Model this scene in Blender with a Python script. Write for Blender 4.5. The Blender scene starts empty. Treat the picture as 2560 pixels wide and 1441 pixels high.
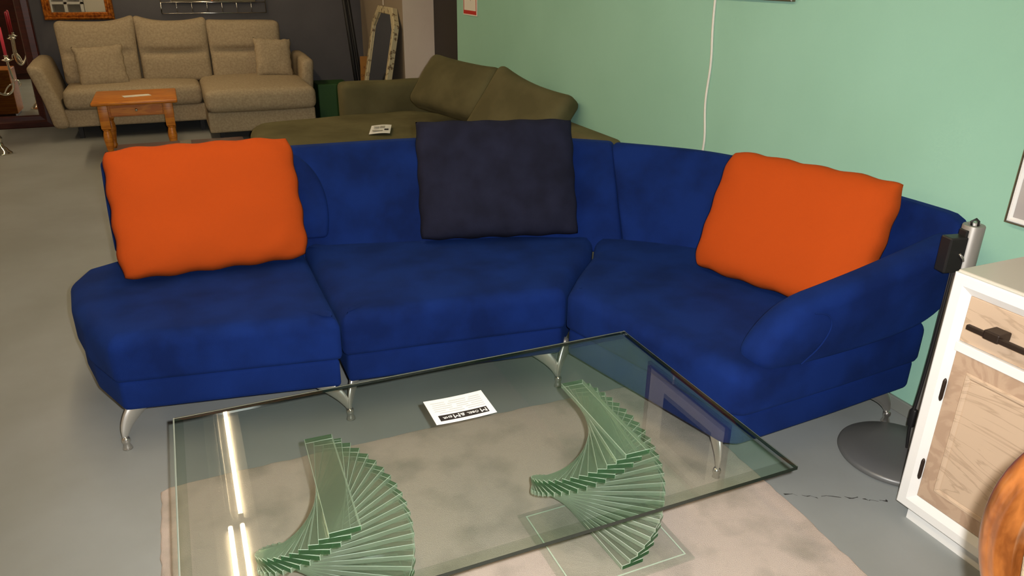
import bpy, bmesh, math, random
from mathutils import Vector as V, Matrix, noise
PI = math.pi
C = bpy.context.scene.collection
sc = bpy.context.scene
random.seed(7)

# ------------------------------------------------------------------ camera, light, exposure
PITCH, ROLL, YAW, FPX = .4006, .01275, .4159, 1875.0
CAM = V((0, 0, 1.55))
_f = V((math.sin(YAW)*math.cos(PITCH), math.cos(YAW)*math.cos(PITCH), -math.sin(PITCH)))
_r = V((math.cos(YAW), -math.sin(YAW), 0)); _u = _r.cross(_f)
RGT = math.cos(ROLL)*_r + math.sin(ROLL)*_u
UPV = -math.sin(ROLL)*_r + math.cos(ROLL)*_u
cd = bpy.data.cameras.new('camera'); cam = bpy.data.objects.new('camera', cd); C.objects.link(cam)
cd.sensor_width = 36; cd.lens = FPX/2560*36; cd.clip_start = .02
ROT = Matrix((RGT, UPV, -_f)).transposed().to_4x4()
cam.matrix_world = Matrix.Translation(CAM) @ ROT
sc.camera = cam
sc.view_settings.view_transform = 'Standard'; sc.view_settings.look = 'None'
sc.view_settings.gamma = 1; sc.view_settings.use_curve_mapping = False
sc.view_settings.exposure = 0.0
sc.cycles.max_bounces = 16; sc.cycles.transmission_bounces = 14; sc.cycles.glossy_bounces = 5
sc.cycles.diffuse_bounces = 3; sc.cycles.transparent_max_bounces = 64
sc.cycles.sample_clamp_indirect = 6; sc.cycles.caustics_reflective = False; sc.cycles.caustics_refractive = False
FLASH_W, TUBE = 70.0, 40.0
AMB = (1.0, .70, .38)
w = bpy.data.worlds.new('world'); sc.world = w; w.use_nodes = True
w.node_tree.nodes['Background'].inputs[0].default_value = (1, .72, .42, 1)
w.node_tree.nodes['Background'].inputs[1].default_value = .05
# the camera's own flash, just beside the lens
ld = bpy.data.lights.new('camera_flash', 'SPOT'); ld.energy = FLASH_W*4; ld.color = (1, .985, .97)
ld.spot_size = math.radians(105); ld.spot_blend = .75; ld.shadow_soft_size = .012
lo = bpy.data.objects.new('camera_flash', ld); C.objects.link(lo)
lo.matrix_world = Matrix.Translation(CAM + RGT*.055 + UPV*.03 + _f*.01) @ ROT

# ------------------------------------------------------------------ materials
def lin(c):
    return tuple((x/12.92 if x <= .04045 else ((x+.055)/1.055)**2.4) for x in (v/255 for v in c))
MATS = {}
def mat(name, col, rough=.6, metal=0, spec=.5, var=None, vscale=8, vdetail=4, bump=0, bscale=200, sheen=0, sheen_tint=None, emit=None, coat=0, stretch=None, var_lo=.35, var_hi=.65, bstretch=None):
    m = bpy.data.materials.new(name); m.use_nodes = True; nt = m.node_tree; b = nt.nodes['Principled BSDF']
    b.inputs['Base Color'].default_value = (*col, 1); b.inputs['Roughness'].default_value = rough
    b.inputs['Metallic'].default_value = metal; b.inputs['Specular IOR Level'].default_value = spec
    if sheen:
        b.inputs['Sheen Weight'].default_value = sheen; b.inputs['Sheen Roughness'].default_value = .5
        b.inputs['Sheen Tint'].default_value = (*(sheen_tint or col), 1)
    if coat: b.inputs['Coat Weight'].default_value = coat; b.inputs['Coat Roughness'].default_value = .08
    if emit: b.inputs['Emission Color'].default_value = (*emit[0], 1); b.inputs['Emission Strength'].default_value = emit[1]
    tc = nt.nodes.new('ShaderNodeTexCoord')
    def src(st):
        if not st: return tc.outputs['Object']
        mp = nt.nodes.new('ShaderNodeMapping'); mp.inputs['Scale'].default_value = st
        nt.links.new(tc.outputs['Object'], mp.inputs[0]); return mp.outputs[0]
    if var:
        n = nt.nodes.new('ShaderNodeTexNoise'); n.inputs['Scale'].default_value = vscale; n.inputs['Detail'].default_value = vdetail
        nt.links.new(src(stretch), n.inputs['Vector'])
        r = nt.nodes.new('ShaderNodeValToRGB'); r.color_ramp.elements[0].position = var_lo; r.color_ramp.elements[1].position = var_hi
        r.color_ramp.elements[0].color = (*var, 1); r.color_ramp.elements[1].color = (*col, 1)
        nt.links.new(n.outputs['Fac'], r.inputs[0]); nt.links.new(r.outputs[0], b.inputs['Base Color'])
    if bump:
        n2 = nt.nodes.new('ShaderNodeTexNoise'); n2.inputs['Scale'].default_value = bscale; n2.inputs['Detail'].default_value = 2
        nt.links.new(src(bstretch), n2.inputs['Vector'])
        bp = nt.nodes.new('ShaderNodeBump'); bp.inputs['Strength'].default_value = bump; bp.inputs['Distance'].default_value = .004
        nt.links.new(n2.outputs['Fac'], bp.inputs['Height']); nt.links.new(bp.outputs[0], b.inputs['Normal'])
    MATS[name] = m; return m

def wood(name, dark, light, rough=.35, scale=3.0, axis=(1, 12, 12), coat=0, dist=4, contrast=(.25, .75)):
    m = mat(name, light, rough, coat=coat); nt = m.node_tree; b = nt.nodes['Principled BSDF']
    tc = nt.nodes.new('ShaderNodeTexCoord'); mp = nt.nodes.new('ShaderNodeMapping'); mp.inputs['Scale'].default_value = axis
    nz = nt.nodes.new('ShaderNodeTexNoise'); nz.inputs['Scale'].default_value = scale; nz.inputs['Detail'].default_value = 6; nz.inputs['Distortion'].default_value = dist*.2
    wv = nt.nodes.new('ShaderNodeMath'); wv.operation = 'MULTIPLY'; wv.inputs[1].default_value = dist*2
    fr = nt.nodes.new('ShaderNodeMath'); fr.operation = 'PINGPONG'; fr.inputs[1].default_value = .5
    r = nt.nodes.new('ShaderNodeValToRGB'); r.color_ramp.elements[0].color = (*dark, 1); r.color_ramp.elements[1].color = (*light, 1)
    r.color_ramp.elements[0].position, r.color_ramp.elements[1].position = contrast[0]*.5, contrast[1]*.5
    L = nt.links.new
    L(tc.outputs['Object'], mp.inputs[0]); L(mp.outputs[0], nz.inputs['Vector']); L(nz.outputs['Fac'], wv.inputs[0]); L(wv.outputs[0], fr.inputs[0]); L(fr.outputs[0], r.inputs[0]); L(r.outputs[0], b.inputs['Base Color'])
    return m

def clear_glass(name, tint, refr=0.0, refr_tint=None, gloss=1.0, lit_mix=None, rough=0.0):
    """float glass: tinted straight transmission with a Fresnel reflection, partly refracting for thick pieces"""
    m = bpy.data.materials.new(name); m.use_nodes = True; nt = m.node_tree; nt.nodes.clear(); L = nt.links.new
    out = nt.nodes.new('ShaderNodeOutputMaterial'); tr = nt.nodes.new('ShaderNodeBsdfTransparent'); tr.inputs[0].default_value = (*tint, 1)
    gl = nt.nodes.new('ShaderNodeBsdfGlossy'); gl.inputs['Roughness'].default_value = rough; gl.inputs[0].default_value = (gloss, gloss, gloss, 1)
    ge = nt.nodes.new('ShaderNodeNewGeometry'); mx = nt.nodes.new('ShaderNodeMix'); mx.data_type = 'FLOAT'
    mx.inputs[2].default_value = 1.52; mx.inputs[3].default_value = 1/1.52
    fr = nt.nodes.new('ShaderNodeFresnel'); L(ge.outputs['Backfacing'], mx.inputs[0]); L(mx.outputs[0], fr.inputs['IOR'])
    ms = nt.nodes.new('ShaderNodeMixShader'); L(fr.outputs[0], ms.inputs[0]); L(tr.outputs[0], ms.inputs[1]); L(gl.outputs[0], ms.inputs[2])
    last = ms
    if refr:
        g = nt.nodes.new('ShaderNodeBsdfGlass'); g.inputs['IOR'].default_value = 1.5; g.inputs['Roughness'].default_value = 0; g.inputs[0].default_value = (*(refr_tint or tint), 1)
        m2 = nt.nodes.new('ShaderNodeMixShader'); m2.inputs[0].default_value = refr; L(ms.outputs[0], m2.inputs[1]); L(g.outputs[0], m2.inputs[2]); last = m2
    if lit_mix:      # diffuse share painted in for light that stacked bars throw back
        d = nt.nodes.new('ShaderNodeBsdfDiffuse'); d.inputs[0].default_value = (*lit_mix[1:], 1); m3 = nt.nodes.new('ShaderNodeMixShader'); m3.inputs[0].default_value = lit_mix[0]
        L(last.outputs[0], m3.inputs[1]); L(d.outputs[0], m3.inputs[2]); last = m3
    L(last.outputs[0], out.inputs[0]); MATS[name] = m; return m

mat('suede', lin((16, 41, 104)), .9, spec=.12, var=lin((11, 30, 80)), vscale=5.5, vdetail=5, bump=.25, bscale=500, sheen=.2, sheen_tint=lin((40, 80, 150)), var_lo=.36, var_hi=.62)
mat('suede_base', lin((16, 41, 104)), .9, spec=.12, var=lin((13, 34, 88)), vscale=5, bump=.25, bscale=500, sheen=.2, sheen_tint=lin((40, 80, 150)))
mat('stitch', lin((34, 66, 160)), .9)
mat('orange', lin((184, 74, 22)), .9, spec=.1, bump=.3, bscale=700, sheen=.1, sheen_tint=lin((230, 130, 60)))
mat('navy', lin((36, 38, 56)), .95, spec=.1, bump=.3, bscale=700, var=lin((29, 30, 44)), vscale=9)
mat('brushed', (.74, .71, .66), .36, .85)
mat('chrome', (.62, .59, .54), .2, .9)
mat('black_plastic', (.012, .011, .011), .45)
mat('lamp_metal', (.30, .28, .25), .45, .35)
mat('lamp_disc', (.17, .17, .165), .42, .35)
mat('white_lacquer', (.86, .85, .82), .35)
mat('cabinet_top', (.62, .57, .48), .3)
wood('oak', lin((182, 157, 132)), lin((203, 178, 152)), .5, 1.6, (3, 1.1, 6), dist=5.5, contrast=(.0, .35))
wood('oak_plain', lin((178, 150, 126)), lin((190, 163, 138)), .5, 2.5, (2, 4, 4), dist=3)
mat('bronze', (.03, .018, .012), .45, .3)
wood('honey_wood', lin((108, 58, 22)), lin((146, 86, 38)), .28, 5, (4, 4, 1.6), coat=.6, dist=1.6, contrast=(.05, .95))
wood('pine', lin((184, 104, 22)), lin((206, 128, 34)), .4, 2, (1, 8, 8), dist=3)
mat('olive', lin((104, 97, 68)), .95, spec=.1, var=lin((86, 80, 54)), vscale=3.5, bump=.3, bscale=300, sheen=.15, sheen_tint=lin((150, 142, 100)))
mat('beige', lin((176, 160, 132)), .95, spec=.1, var=lin((158, 142, 116)), vscale=60, bump=.4, bscale=220)
mat('dark_wood', lin((70, 24, 16)), .35, coat=.15, var=lin((50, 16, 12)), vscale=6, stretch=(1, 1, 8))
mat('mirror', (.86, .87, .85), .015, 1)
mat('gold', lin((206, 128, 44)), .35, .5, var=lin((128, 62, 16)), vscale=40, bump=.6, bscale=60)
mat('steel', (.75, .74, .70), .2, 1)
mat('silver', (.9, .87, .78), .08, 1)
mat('candle', lin((228, 70, 92)), .4)
mat('black', (.006, .006, .006), .6)
mat('paper', (.9, .89, .86), .8)
mat('paper_warm', (.78, .74, .64), .8)
mat('ink', (.012, .008, .008), .7)
mat('ink_grey', (.55, .55, .54), .8)
mat('ink_soft', (.42, .40, .35), .8)
mat('card_brown', lin((168, 118, 52)), .85, var=lin((150, 102, 44)), vscale=4)
mat('print_brown', lin((96, 62, 22)), .85)
mat('red_print', lin((190, 40, 22)), .7)
mat('green_bin', lin((30, 74, 22)), .6)
mat('white_cable', (.8, .76, .68), .5)
mat('picture_frame', lin((92, 84, 62)), .4)
mat('picture_mat', (.62, .60, .58), .6)
mat('picture_ink', lin((58, 66, 96)), .5, var=lin((34, 44, 84)), vscale=5)
mat('picture_grey', lin((178, 172, 168)), .6, var=lin((165, 160, 158)), vscale=4)
mat('spotted', lin((188, 176, 140)), .6, var=lin((104, 82, 54)), vscale=26, var_lo=.36, var_hi=.44)
mat('green_wall', lin((157, 204, 182)), .85, spec=.25, bump=.12, bscale=90, var=lin((151, 198, 175)), vscale=1.2)
mat('grey_wall', lin((92, 91, 94)), .9, bump=.2, bscale=60, var=lin((84, 83, 86)), vscale=2)
mat('taupe_wall', lin((142, 128, 108)), .9, bump=.1, bscale=60)
mat('white_wall', lin((226, 210, 194)), .85, var=lin((216, 199, 182)), vscale=2, bump=.15, bscale=60)
mat('ceiling_paint', (.7, .68, .64), .9)
mat('dark_door', lin((26, 18, 14)), .5)
mat('floor', lin((152, 156, 154)), .5, spec=.3, var=lin((142, 145, 141)), vscale=2.2, vdetail=6, bump=.06, bscale=12)
mat('crack', (.03, .028, .024), .9)
mat('skirting', lin((128, 130, 122)), .5)
mat('rug', lin((218, 200, 186)), 1, spec=.05, var=lin((180, 168, 154)), vscale=6, vdetail=10, var_lo=.3, var_hi=.52, bump=1.0, bscale=650, sheen=.2, sheen_tint=(.8, .75, .65))
mat('tube_light', (1, 1, 1), .5, emit=((1, .76, .47), TUBE))
mat('fixture', (.88, .86, .82), .5, .8)
clear_glass('table_glass', (.915, .95, .935))
clear_glass('bevel_glass', (.80, .86, .81), gloss=.3)  # darker than the top: tint stands in for light the bevel bends away
mat('edge_glass', (.012, .02, .015), .08, spec=.8)
clear_glass('stack_glass', (.982, .994, .976), .13, (.985, .997, .985), lit_mix=(.03, .86, .95, .72))
clear_glass('stack_side', (.70, .88, .72), .25, (.78, .94, .80), lit_mix=(.20, .88, .96, .76), rough=.06)
clear_glass('stack_end', (.16, .42, .20), .2, (.3, .66, .4), lit_mix=(.10, .08, .30, .13))
clear_glass('stack_arris', (.75, .90, .78), .0, lit_mix=(.45, .88, .96, .80), rough=.12)
clear_glass('plate_glass', (.965, .985, .97))
mat('arris', (.42, .46, .42), .35)

# ------------------------------------------------------------------ helpers
WL = {}
def new_bm(): return bmesh.new()
def finish(bm, smooth=True, angle=None):
    bmesh.ops.recalc_face_normals(bm, faces=bm.faces)
    if smooth:
        for f in bm.faces: f.smooth = True
def obj(name, bm, m, parent=None, smooth=True, auto=None, mats=None):
    """one mesh object from world-space geometry, origin at the middle of its foot"""
    finish(bm, smooth)
    xs = [v.co for v in bm.verts]
    lo = V((min(c.x for c in xs), min(c.y for c in xs), min(c.z for c in xs))); hi = V((max(c.x for c in xs), max(c.y for c in xs), max(c.z for c in xs)))
    c = V(((lo.x+hi.x)/2, (lo.y+hi.y)/2, lo.z))
    for v in bm.verts: v.co -= c
    me = bpy.data.meshes.new(name); bm.to_mesh(me); bm.free()
    for mm in (mats or [m]): me.materials.append(MATS[mm] if isinstance(mm, str) else mm)
    if smooth and auto: me.set_sharp_from_angle(angle=math.radians(auto))
    o = bpy.data.objects.new(name, me); C.objects.link(o)
    WL[o] = c
    if parent: o.parent = parent; o.location = c - WL[parent]
    else: o.location = c
    return o
def thing(name, label, cat, loc, group=None):
    o = bpy.data.objects.new(name, None); C.objects.link(o); o.location = loc; WL[o] = V(loc); o.empty_display_size = .1
    return tag(o, label, cat, group)
def tag(o, label, cat, group=None):
    o['label'] = label; o['category'] = cat
    if group: o['group'] = group
    return o
def struct(name, bm, m, **k):
    o = obj(name, bm, m, **k); o['kind'] = 'structure'; return o
def copy_tree(o, parent=None):
    c = o.copy(); C.objects.link(c)
    if parent: c.parent = parent
    for ch in list(o.children): copy_tree(ch, c)
    return c

def grid_faces(bm, rows, close_u=False, mi=0):
    n = len(rows[0])
    for a, b in zip(rows, rows[1:]):
        for i in range(n if close_u else n-1):
            j = (i+1) % n
            try:
                f = bm.faces.new((a[i], a[j], b[j], b[i])); f.material_index = mi
            except ValueError: pass
def box(bm, x0, x1, y0, y1, z0, z1, bev=0, seg=2, M=None, mi=0):
    r = bmesh.ops.create_cube(bm, size=1); vs = r['verts']
    for v in vs: v.co = V((x0+(v.co.x+.5)*(x1-x0), y0+(v.co.y+.5)*(y1-y0), z0+(v.co.z+.5)*(z1-z0)))
    fs = list({f for v in vs for f in v.link_faces})
    for f in fs: f.material_index = mi
    if bev:
        es = list({e for v in vs for e in v.link_edges})
        r = bmesh.ops.bevel(bm, geom=es, offset=bev, segments=seg, affect='EDGES', profile=.5)
        vs = list({v for f in r['faces'] for v in f.verts} | {v for v in vs if v.is_valid})
        for f in r['faces']: f.material_index = mi
    if M:
        for v in vs: v.co = M @ v.co
    return vs
def rbox(bm, sx, sy, sz, r, M=None, n=8, rs=4, puff=(0, 0, 0), fn=None):
    """soft box centred on the origin, edge radius r, faces puffed out"""
    def coords(h):
        rr = min(r, h*.999)
        a = [-h + rr*(1-math.cos(k/rs*PI/2)) for k in range(rs)]
        m = [-h+rr + (2*h-2*rr)*k/n for k in range(n+1)]
        return a + m + [-q for q in reversed(a)]
    hs = (sx/2, sy/2, sz/2); cs = [coords(h) for h in hs]; rr = [min(r, h*.999) for h in hs]; cache = {}
    def P(i, j, k):
        key = (i, j, k)
        if key in cache: return cache[key]
        q = [cs[0][i], cs[1][j], cs[2][k]]
        inner = [max(-(h-a), min(h-a, c)) for h, c, a in zip(hs, q, rr)]
        d = [a-b for a, b in zip(q, inner)]; dn = [x/a for x, a in zip(d, rr)]
        L = math.sqrt(sum(x*x for x in dn)) or 1
        p = [b + x/L*a for b, x, a in zip(inner, dn, rr)]
        u = [p[t]/hs[t] for t in range(3)]
        cu = lambda t: max(0, 1-u[t]**2)
        p[0] += puff[0]*u[0]*cu(1)*cu(2)**.7; p[1] += puff[1]*u[1]*cu(0)*cu(2)**.7; p[2] += puff[2]*u[2]*cu(0)**.7*cu(1)**.7
        co = V(p)
        if fn: co = fn(co)
        if M: co = M @ co
        cache[key] = bm.verts.new(co); return cache[key]
    N = [len(c) for c in cs]
    for ax in range(3):
        o1, o2 = (ax+1) % 3, (ax+2) % 3
        for e in (0, N[ax]-1):
            for a in range(N[o1]-1):
                for b in range(N[o2]-1):
                    q = []
                    for (da, db) in ((0, 0), (1, 0), (1, 1), (0, 1)):
                        ix = [0, 0, 0]; ix[ax] = e; ix[o1] = a+da; ix[o2] = b+db; q.append(P(*ix))
                    try: bm.faces.new(q)
                    except ValueError: pass
def smooth_poly(pts, it=2, fixed=()):
    """Chaikin corner cutting of a closed outline"""
    for _ in range(it):
        out = []
        for i in range(len(pts)):
            a, b = V(pts[i]), V(pts[(i+1) % len(pts)]); out += [a*.75+b*.25, a*.25+b*.75]
        pts = out
    return pts
def smooth_line(pts, it=3):
    pts = [V(p) for p in pts]
    for _ in range(it):
        out = [pts[0]]
        for a, b in zip(pts, pts[1:]): out += [a*.75+b*.25, a*.25+b*.75]
        pts = out + [pts[-1]]
    return pts
def inset(pts, d):
    n = len(pts); area = sum(pts[i].x*pts[(i+1) % n].y-pts[(i+1) % n].x*pts[i].y for i in range(n)); s = 1 if area > 0 else -1
    out = []
    for i in range(n):
        a, b, c = pts[i-1], pts[i], pts[(i+1) % n]
        e1 = (b-a).normalized(); e2 = (c-b).normalized()
        n1 = V((-e1.y, e1.x))*s; n2 = V((-e2.y, e2.x))*s; m = (n1+n2); L = m.length
        m = m/L if L > 1e-6 else n1
        out.append(b + m*d/max(.6, m.dot(n1)))
    return out
def resample(pts, n):
    P = [V(p) for p in pts]; P.append(P[0]); L = [0]
    for a, b in zip(P, P[1:]): L.append(L[-1]+(b-a).length)
    out = []; j = 0
    for k in range(n):
        t = L[-1]*k/n
        while L[j+1] < t: j += 1
        f = (t-L[j])/max(1e-9, L[j+1]-L[j]); out.append(P[j].lerp(P[j+1], f))
    return out
def soft_prism(bm, outline, z0, z1, r=.03, rb=None, seg=5, M=None, crown=0, fn=None, cap_rings=4):
    """prism of a 2D outline with rolled edges and slightly crowned caps"""
    rb = r if rb is None else rb
    prof = []
    for k in range(seg+1):
        a = PI/2*k/seg; prof.append((rb*(1-math.sin(a)), z0+rb*(1-math.cos(a))))
    for k in range(seg+1):
        a = PI/2*k/seg; prof.append((r*(1-math.cos(a)), z1-r*(1-math.sin(a))))
    rows = []
    for ins, z in prof:
        ring = inset(outline, ins) if ins > 1e-6 else outline
        rows.append([V((p.x, p.y, z)) for p in ring])
    cen = sum((V((p.x, p.y, 0)) for p in outline), V())/len(outline)
    top = rows[-1]; bot = rows[0]
    for k in range(1, cap_rings+1):
        t = k/(cap_rings+1)
        rows.append([p.lerp(V((cen.x, cen.y, p.z)), t)+V((0, 0, crown*math.sin(t*PI/2))) for p in top])
    def put(p):
        if fn: p = fn(p)
        return bm.verts.new(M @ p if M else p)
    vr = [[put(p) for p in row] for row in rows]
    grid_faces(bm, vr, True)
    bm.faces.new(vr[0]); ct = put(V((cen.x, cen.y, z1+crown)))
    last = vr[-1]
    for i in range(len(last)): bm.faces.new((last[i], last[(i+1) % len(last)], ct))
def tube(bm, pts, rad, seg=10, squash=None, caps=True):
    pts = [V(p) for p in pts]; rads = rad if isinstance(rad, (list, tuple)) else [rad]*len(pts)
    t0 = (pts[1]-pts[0]).normalized(); a = V((0, 0, 1)) if abs(t0.z) < .9 else V((1, 0, 0)); nrm = (a-t0*a.dot(t0)).normalized(); rows = []
    for i, p in enumerate(pts):
        t = (pts[min(i+1, len(pts)-1)]-pts[max(i-1, 0)]).normalized(); nrm = (nrm-t*nrm.dot(t)).normalized(); bi = t.cross(nrm)
        k1, k2 = (squash or (1, 1))
        rows.append([bm.verts.new(p+(nrm*math.cos(2*PI*s/seg)*k1+bi*math.sin(2*PI*s/seg)*k2)*rads[i]) for s in range(seg)])
    grid_faces(bm, rows, True)
    if caps: bm.faces.new(rows[0]); bm.faces.new(rows[-1])
def lathe(bm, cx, cy, prof, seg=24, M=None):
    rows = []
    for r, z in prof:
        rows.append([bm.verts.new((M or Matrix()) @ V((cx+max(r, 1e-4)*math.cos(2*PI*s/seg), cy+max(r, 1e-4)*math.sin(2*PI*s/seg), z))) for s in range(seg)])
    grid_faces(bm, rows, True); bm.faces.new(rows[0]); bm.faces.new(rows[-1])
def frame_mat(o, x, y):
    """matrix with origin o, local X along x, local Y near y"""
    x = V(x).normalized(); z = x.cross(V(y)).normalized(); y = z.cross(x)
    M = Matrix((x, y, z)).transposed().to_4x4(); M.translation = V(o); return M
def pillow(bm, wd, ht, th, M, n=34, bow=.04, pinch=.5, seed=0, wr=.004, box_edge=0.0, ear=0.0, sag=0.0):
    """stuffed cushion: bowed edges, pointed or boxed corners, rumpled seams"""
    rng = random.Random(seed); ph = [rng.uniform(0, 9) for _ in range(12)]
    top = {}; bot = {}
    def mp(t): return math.sin(t*PI/2)*.55+t*.45
    for i in range(n+1):
        for j in range(n+1):
            u = mp(-1+2*i/n); v = mp(-1+2*j/n)
            x = wd/2*u*(1-bow*(1-v*v)+ear*(u*v)**4) + wr*1.2*abs(u)**6*math.sin(v*13+ph[0]+u*2)
            y = ht/2*v*(1-bow*(1-u*u)+ear*(u*v)**4) + wr*1.2*abs(v)**6*math.sin(u*15+ph[1]+v*3)
            prof = (max(0, 1-u**4)*max(0, 1-v**4))**pinch
            edge = max(abs(u), abs(v))
            z = th/2*prof
            z += wr*(noise.noise(V((u*2.2+ph[2], v*2.2+ph[3], seed)))*2.2)*prof
            cr = abs(u*v)**2.2*4*(1-edge**8)
            z += wr*1.8*cr*math.sin((u*math.copysign(1, v)*9+v*5)*1.3+ph[4])*prof
            y -= sag*(1-v)*.5*(1-u*u)*0
            zb = box_edge/2*(1 if edge > .999 else 0)
            border = i in (0, n) or j in (0, n)
            top[i, j] = bm.verts.new(M @ V((x, y, z)))
            bot[i, j] = top[i, j] if border else bm.verts.new(M @ V((x, y, -z)))
    for i in range(n):
        for j in range(n):
            bm.faces.new((top[i, j], top[i+1, j], top[i+1, j+1], top[i, j+1]))
            q = (bot[i, j], bot[i, j+1], bot[i+1, j+1], bot[i+1, j])
            try: bm.faces.new(q)
            except ValueError: pass
def text_mesh(name, s, size, M, m, parent, align='CENTER', thick=.0006, sx=1):
    cu = bpy.data.curves.new(name, 'FONT'); cu.body = s; cu.size = size; cu.align_x = align; cu.align_y = 'CENTER'; cu.extrude = thick/2
    cu.materials.append(MATS[m]); o = bpy.data.objects.new(name, cu); C.objects.link(o)
    dg = bpy.context.evaluated_depsgraph_get(); me = bpy.data.meshes.new_from_object(o.evaluated_get(dg)); bpy.data.objects.remove(o)
    me.transform(M @ Matrix.Diagonal((sx, 1, 1, 1)))
    bm = new_bm(); bm.from_mesh(me); bpy.data.meshes.remove(me)
    return obj(name, bm, m, parent, smooth=False)

# ------------------------------------------------------------------ the room
bm = new_bm(); box(bm, -6, 5, -4, 10, -.1, 0); floor = struct('floor', bm, 'floor', smooth=False)
bm = new_bm(); pts = []
cr = [(1.614, 1.449), (1.66, 1.423), (1.70, 1.398), (1.76, 1.374), (1.80, 1.349), (1.835, 1.331), (1.87, 1.303), (1.905, 1.29)]
rng = random.Random(3); rows = []
CRK = []
for i in range(len(cr)-1):
    for k in range(4):
        p = V((*cr[i], 0)).lerp(V((*cr[i+1], 0)), k/4); CRK.append((p+V((rng.uniform(-.006, .006), rng.uniform(-.006, .006), .0008)), rng.choice((.0012, .002, .004, .001))))
for p, h in CRK: rows.append([bm.verts.new(p+V((0, h, 0))), bm.verts.new(p-V((0, h, 0)))])
for i, (a, b) in enumerate(zip(rows, rows[1:])):
    if i % 5 != 3: bm.faces.new((a[0], a[1], b[1], b[0]))
ck = obj('floor_crack', bm, 'crack', floor, smooth=False)
bm = new_bm(); box(bm, -6, 5, -4, 10, 2.72, 2.82); struct('ceiling', bm, 'ceiling_paint', smooth=False)
bm = new_bm(); box(bm, 2.376, 2.56, -4, 6.66, 0, 2.72); struct('wall_right', bm, 'green_wall', smooth=False)
bm = new_bm(); box(bm, -6, 5, 9.16, 9.36, 0, 2.72); struct('wall_back', bm, 'grey_wall', smooth=False)
bm = new_bm(); box(bm, -6.2, -6, -4, 9.36, 0, 2.72); struct('wall_left', bm, 'white_wall', smooth=False)
bm = new_bm(); box(bm, -6, 5, -4.2, -4, 0, 2.72); struct('wall_front', bm, 'white_wall', smooth=False)
# wall stub between the dark bay and the doorway: taupe side, white end
bm = new_bm(); vs = box(bm, 2.09, 2.513, 7.40, 9.16, 0, 2.72)
for f in bm.faces: f.material_index = 1 if f.calc_center_median().x < 2.1 else 0
struct('wall_stub', bm, None, smooth=False, mats=['white_wall', 'taupe_wall'])
bm = new_bm(); box(bm, 2.40, 2.46, 6.66, 7.62, 0, 2.1, bev=.004); struct('door_1', bm, 'dark_door', smooth=False)
bm = new_bm(); box(bm, 4.9, 5, 6.6, 9.16, 0, 2.72); struct('wall_doorway', bm, 'dark_door', smooth=False)
bm = new_bm(); box(bm, 2.362, 2.376, 1.24, 6.66, 0, .055, bev=.004); struct('baseboard_right', bm, 'skirting', smooth=False)

# ceiling lights: a run of twin-tube battens along the room and a second run by the left aisle
def batten(x, y0, on=(1, 1)):
    t = thing('ceiling_light', '', 'ceiling light', (x, y0+.72, 2.72))
    bm = new_bm(); box(bm, x-.03, x+.03, y0, y0+1.44, 2.685, 2.72)
    for s in (-1, 1):
        vs = [bm.verts.new((x+s*a, yy, z)) for yy in (y0, y0+1.44) for a, z in ((.028, 2.690), (.132, 2.640), (.134, 2.642), (.132, 2.72), (.028, 2.72))]
        for k in range(5): bm.faces.new((vs[k], vs[(k+1) % 5], vs[5+(k+1) % 5], vs[5+k]))
        bm.faces.new(vs[:5]); bm.faces.new(vs[5:])
    obj('housing', bm, 'fixture', t, smooth=False)
    for s, q in zip((-1, 1), on):
        bm = new_bm(); tube(bm, [(x+s*.037, y0+.035, 2.660), (x+s*.037, y0+1.405, 2.660)], .0145, 12); obj('tube', bm, 'tube_light' if q else 'fixture', t)
        for yy in (y0+.02, y0+1.42):
            bm = new_bm(); box(bm, x+s*.037-.017, x+s*.037+.017, yy-.014, yy+.014, 2.642, 2.70, bev=.004); obj('socket', bm, 'fixture', t, smooth=False)
    return t
LBL = {}
for i, y0 in enumerate((-.1, 1.39, 2.87, 4.38, 5.88, 7.36)):
    t = batten(-.055, y0, (0, 1) if i == 3 else (1, 1))
    t['label'] = 'white twin tube ceiling light over the room with one dead tube' if i == 3 else 'white twin tube batten in the ceiling run above the glass table'
    if i != 3: t['group'] = 'ceiling lights in the run above the glass table'
for i, y0 in enumerate((.6, 2.8, 5.0, 7.2)):
    t = batten(-3.3, y0); t['label'] = 'white twin tube batten on the ceiling over the left aisle'; t['group'] = 'ceiling lights over the left aisle'

# ------------------------------------------------------------------ blue corner sofa
sofa = thing('corner_sofa', 'royal blue suede corner sofa with adjustable backrests and curved chrome legs behind the glass table', 'sofa', (.9, 2.4, 0))
P2 = lambda *a: [V(p) for p in a]
seats = [
    P2((-.325, 2.50), (.405, 2.385), (.405, 2.72), (.405, 3.20), (.1, 3.27), (-.32, 3.31), (-.44, 3.24), (-.485, 3.10), (-.465, 2.90), (-.415, 2.70)),
    P2((.412, 2.405), (.8, 2.365), (1.245, 2.315), (1.36, 2.46), (1.55, 2.66), (1.66, 2.84), (1.3, 3.0), (.88, 3.10), (.412, 3.21)),
    P2((1.252, 2.315), (1.30, 2.10), (1.36, 1.85), (1.425, 1.57), (1.48, 1.535), (1.9, 1.56), (2.30, 1.592), (2.335, 1.65), (2.27, 1.9), (2.21, 2.3), (2.10, 2.56), (1.9, 2.73), (1.67, 2.84), (1.558, 2.66), (1.37, 2.46)),
]
def shrink_curve(o): return resample(smooth_poly(resample(o, 150), 1), 150)
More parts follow.
